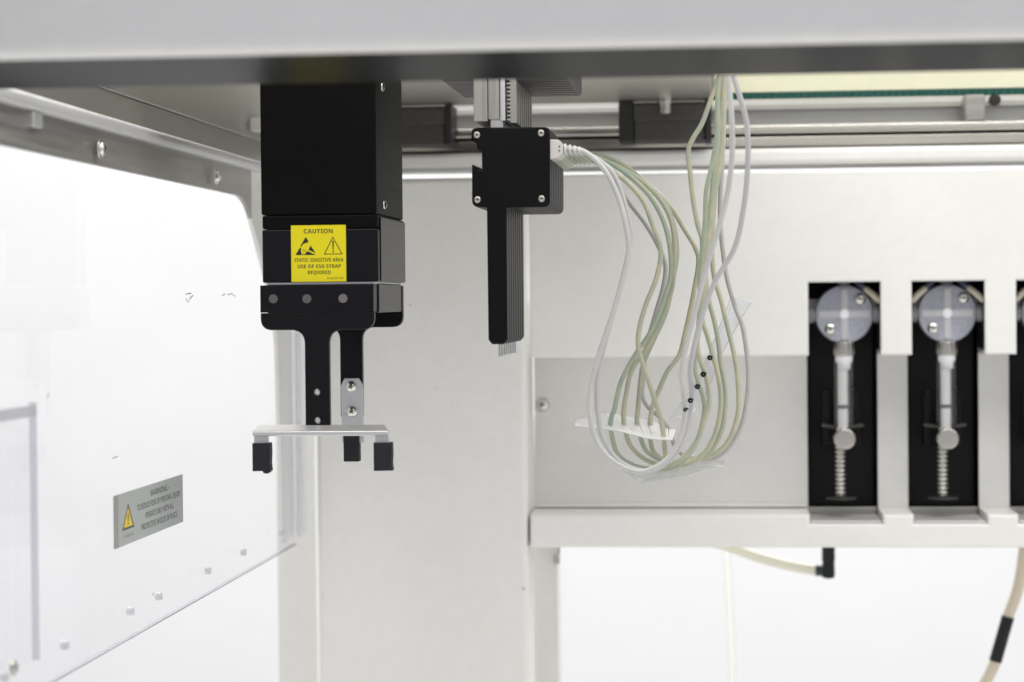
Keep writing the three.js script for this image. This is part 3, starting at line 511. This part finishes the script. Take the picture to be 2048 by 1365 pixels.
// ---------------------------------------------------------------- clear cable combs
function curve3(pts, n) { return new THREE.CatmullRomCurve3(pts.map((p) => new THREE.Vector3(...p))).getPoints(n).map((p) => [p.x, p.y, p.z]); }
const mixp = (a, b, t) => a.map((v, i) => lerp(v, b[i], t));
const straight = (pts, n) => { const out = []; for (let i = 0; i <= n; i++) { const f = Math.min(i / n * (pts.length - 1), pts.length - 1 - 1e-6), k = Math.floor(f); out.push(mixp(pts[k], pts[k + 1], f - k)); } return out; };
function comb(name, label, lo, up, slots, n, m = M.comb, bent = false) {
  const o = thing(name, label, 'cable comb', lo[0], 'clear cable combs'), A = (bent ? straight : curve3)(lo, n), B = (bent ? straight : curve3)(up, n);
  const mid = A.map((p, i) => mixp(p, B[i], bent ? 0.4 : 0.18));
  const geos = [sheet(A, mid, 0.35)];
  const cuts = slots.map((t) => Math.round(t * n)); let from = 0;
  for (const c of [...cuts, n]) { if (c - from >= 1) geos.push(sheet(mid.slice(from, c + 1), B.slice(from, c + 1), 0.35)); from = c + 1; }
  mesh('clear_sheet', merged(geos), m, o);
  mesh('cut_edge', tube(B.filter((_, i) => i % 4 === 0).map((p) => p), 0.16, 80, 5), M.clearEdge, o);
  mesh('cut_edge', tube(A.filter((_, i) => i % 4 === 0).map((p) => p), 0.13, 80, 5), M.milky, o);
  return o;
}
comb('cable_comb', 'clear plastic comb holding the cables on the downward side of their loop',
  [[-58.7, -47.9, 872], [-41.3, -50, 868], [-29.7, -52.5, 864], [-21.2, -53.1, 864]], [[-58.9, -46.7, 880], [-49.4, -44.3, 896], [-40.7, -45.7, 900], [-30.9, -47.5, 900], [-20.6, -51.1, 896]], [0.16, 0.27, 0.37, 0.48, 0.6, 0.71, 0.83, 0.93], 96, M.combSheen);
comb('cable_comb', 'clear plastic strip under the lowest point of the cable loop',
  [[-40.4, -64.4, 866], [-33.2, -69, 862], [-17.6, -67.3, 866], [-1.1, -63.7, 876]], [[-38.4, -63, 890], [-28, -63.6, 890], [-14, -63, 892], [-2.4, -61.5, 894]], [0.3, 0.45, 0.6, 0.75], 80, M.comb, true);
const c3 = comb('cable_comb', 'clear plastic strip with black ties slanting through the rising side of the loop',
  [[1.5, 1.1, 890], [-5.9, -17.2, 886], [-11.7, -30.5, 880], [-22.2, -45.1, 872]], [[9, -1.2, 892], [-2.7, -21.9, 890], [-8.5, -36.4, 884], [-13.7, -43.8, 876]], [0.45, 0.58, 0.7, 0.82], 96);
for (const [x, y, d, r] of [[-6.8, -22, 868, 1], [-9.3, -28.2, 866, 1.05], [-11.6, -32.8, 864, 1], [-14.2, -37.9, 861, 1], [-16.1, -41.3, 859, 0.75]]) {
  const tie = merged([lathe([[0.3, -0.7], [r, -0.6], [r * 1.05, 0], [r, 0.6], [0.3, 0.7]], x, y, d, 'z', 14), tube([[x - 0.6, y - 0.2, d], [x, y + 0.4, d - 0.6], [x + 1.0, y + 0.5, d]], 0.35, 10, 6)]);
  tag(mesh('cable_tie', tie, M.cavity), 'tiny black cable tie on the clear strip in the rising side of the cable loop', 'cable tie', 'black ties on the cable loop');
}

// ---------------------------------------------------------------- hoses under the housing
{
  const o = thing('drain_hose', 'translucent hose with a black elbow fitting hanging under the pump housing', 'hose', [40, -140, 1232]);
  mesh('hose', tube([[-30, -128, 1225], [-8, -131, 1228], [3, -134.5, 1230], [14, -138.5, 1230], [28, -142.5, 1230], [40, -145, 1230], [47, -146, 1230]], 2.7, 60, 14), M.hose, o);
  mesh('hose_nut', cylX(-146, 1230, 46, 50.5, 3, 16), mat({ color: rgb(0.02, 0.035, 0.035), roughness: 0.4 }), o);
  mesh('elbow', merged([cylX(-146.6, 1230, 49.5, 54, 3.1, 20), lathe([[3.2, -149.6], [3.4, -147], [3.2, -141], [3.5, -140.6], [3.4, -120]], 53, 0, 1230, 'y', 20), lathe([[0, -150.4], [2, -150.2], [3.2, -149.6]], 53, 0, 1230, 'y', 20)]), M.rubber, o);
}
tag(mesh('hanging_tube', tube([[-2.4, -120, 1250], [-1, -150, 1250], [0.6, -190, 1250], [1.4, -250, 1250]], 2.4, 40, 14), M.hosePale), 'faint clear tube hanging straight down below the pump housing', 'tube');
{
  const o = thing('sleeved_hose', 'tan hose with a black sleeve hanging below the end of the pump housing', 'hose', [145, -170, 1232]);
  mesh('hose', tube([[158, -115, 1232], [156.6, -136, 1232], [153.2, -156, 1232], [147.6, -172, 1232], [141.5, -194, 1232], [133, -212, 1232], [120, -240, 1232]], 3.1, 60, 14), M.hoseTan, o);
  mesh('black_sleeve', tube([[148.1, -170.7, 1232], [145.3, -180.5, 1232], [141.2, -194.8, 1232]], 3.4, 16, 16), M.rubber, o);
}

renderer.render(scene, camera);
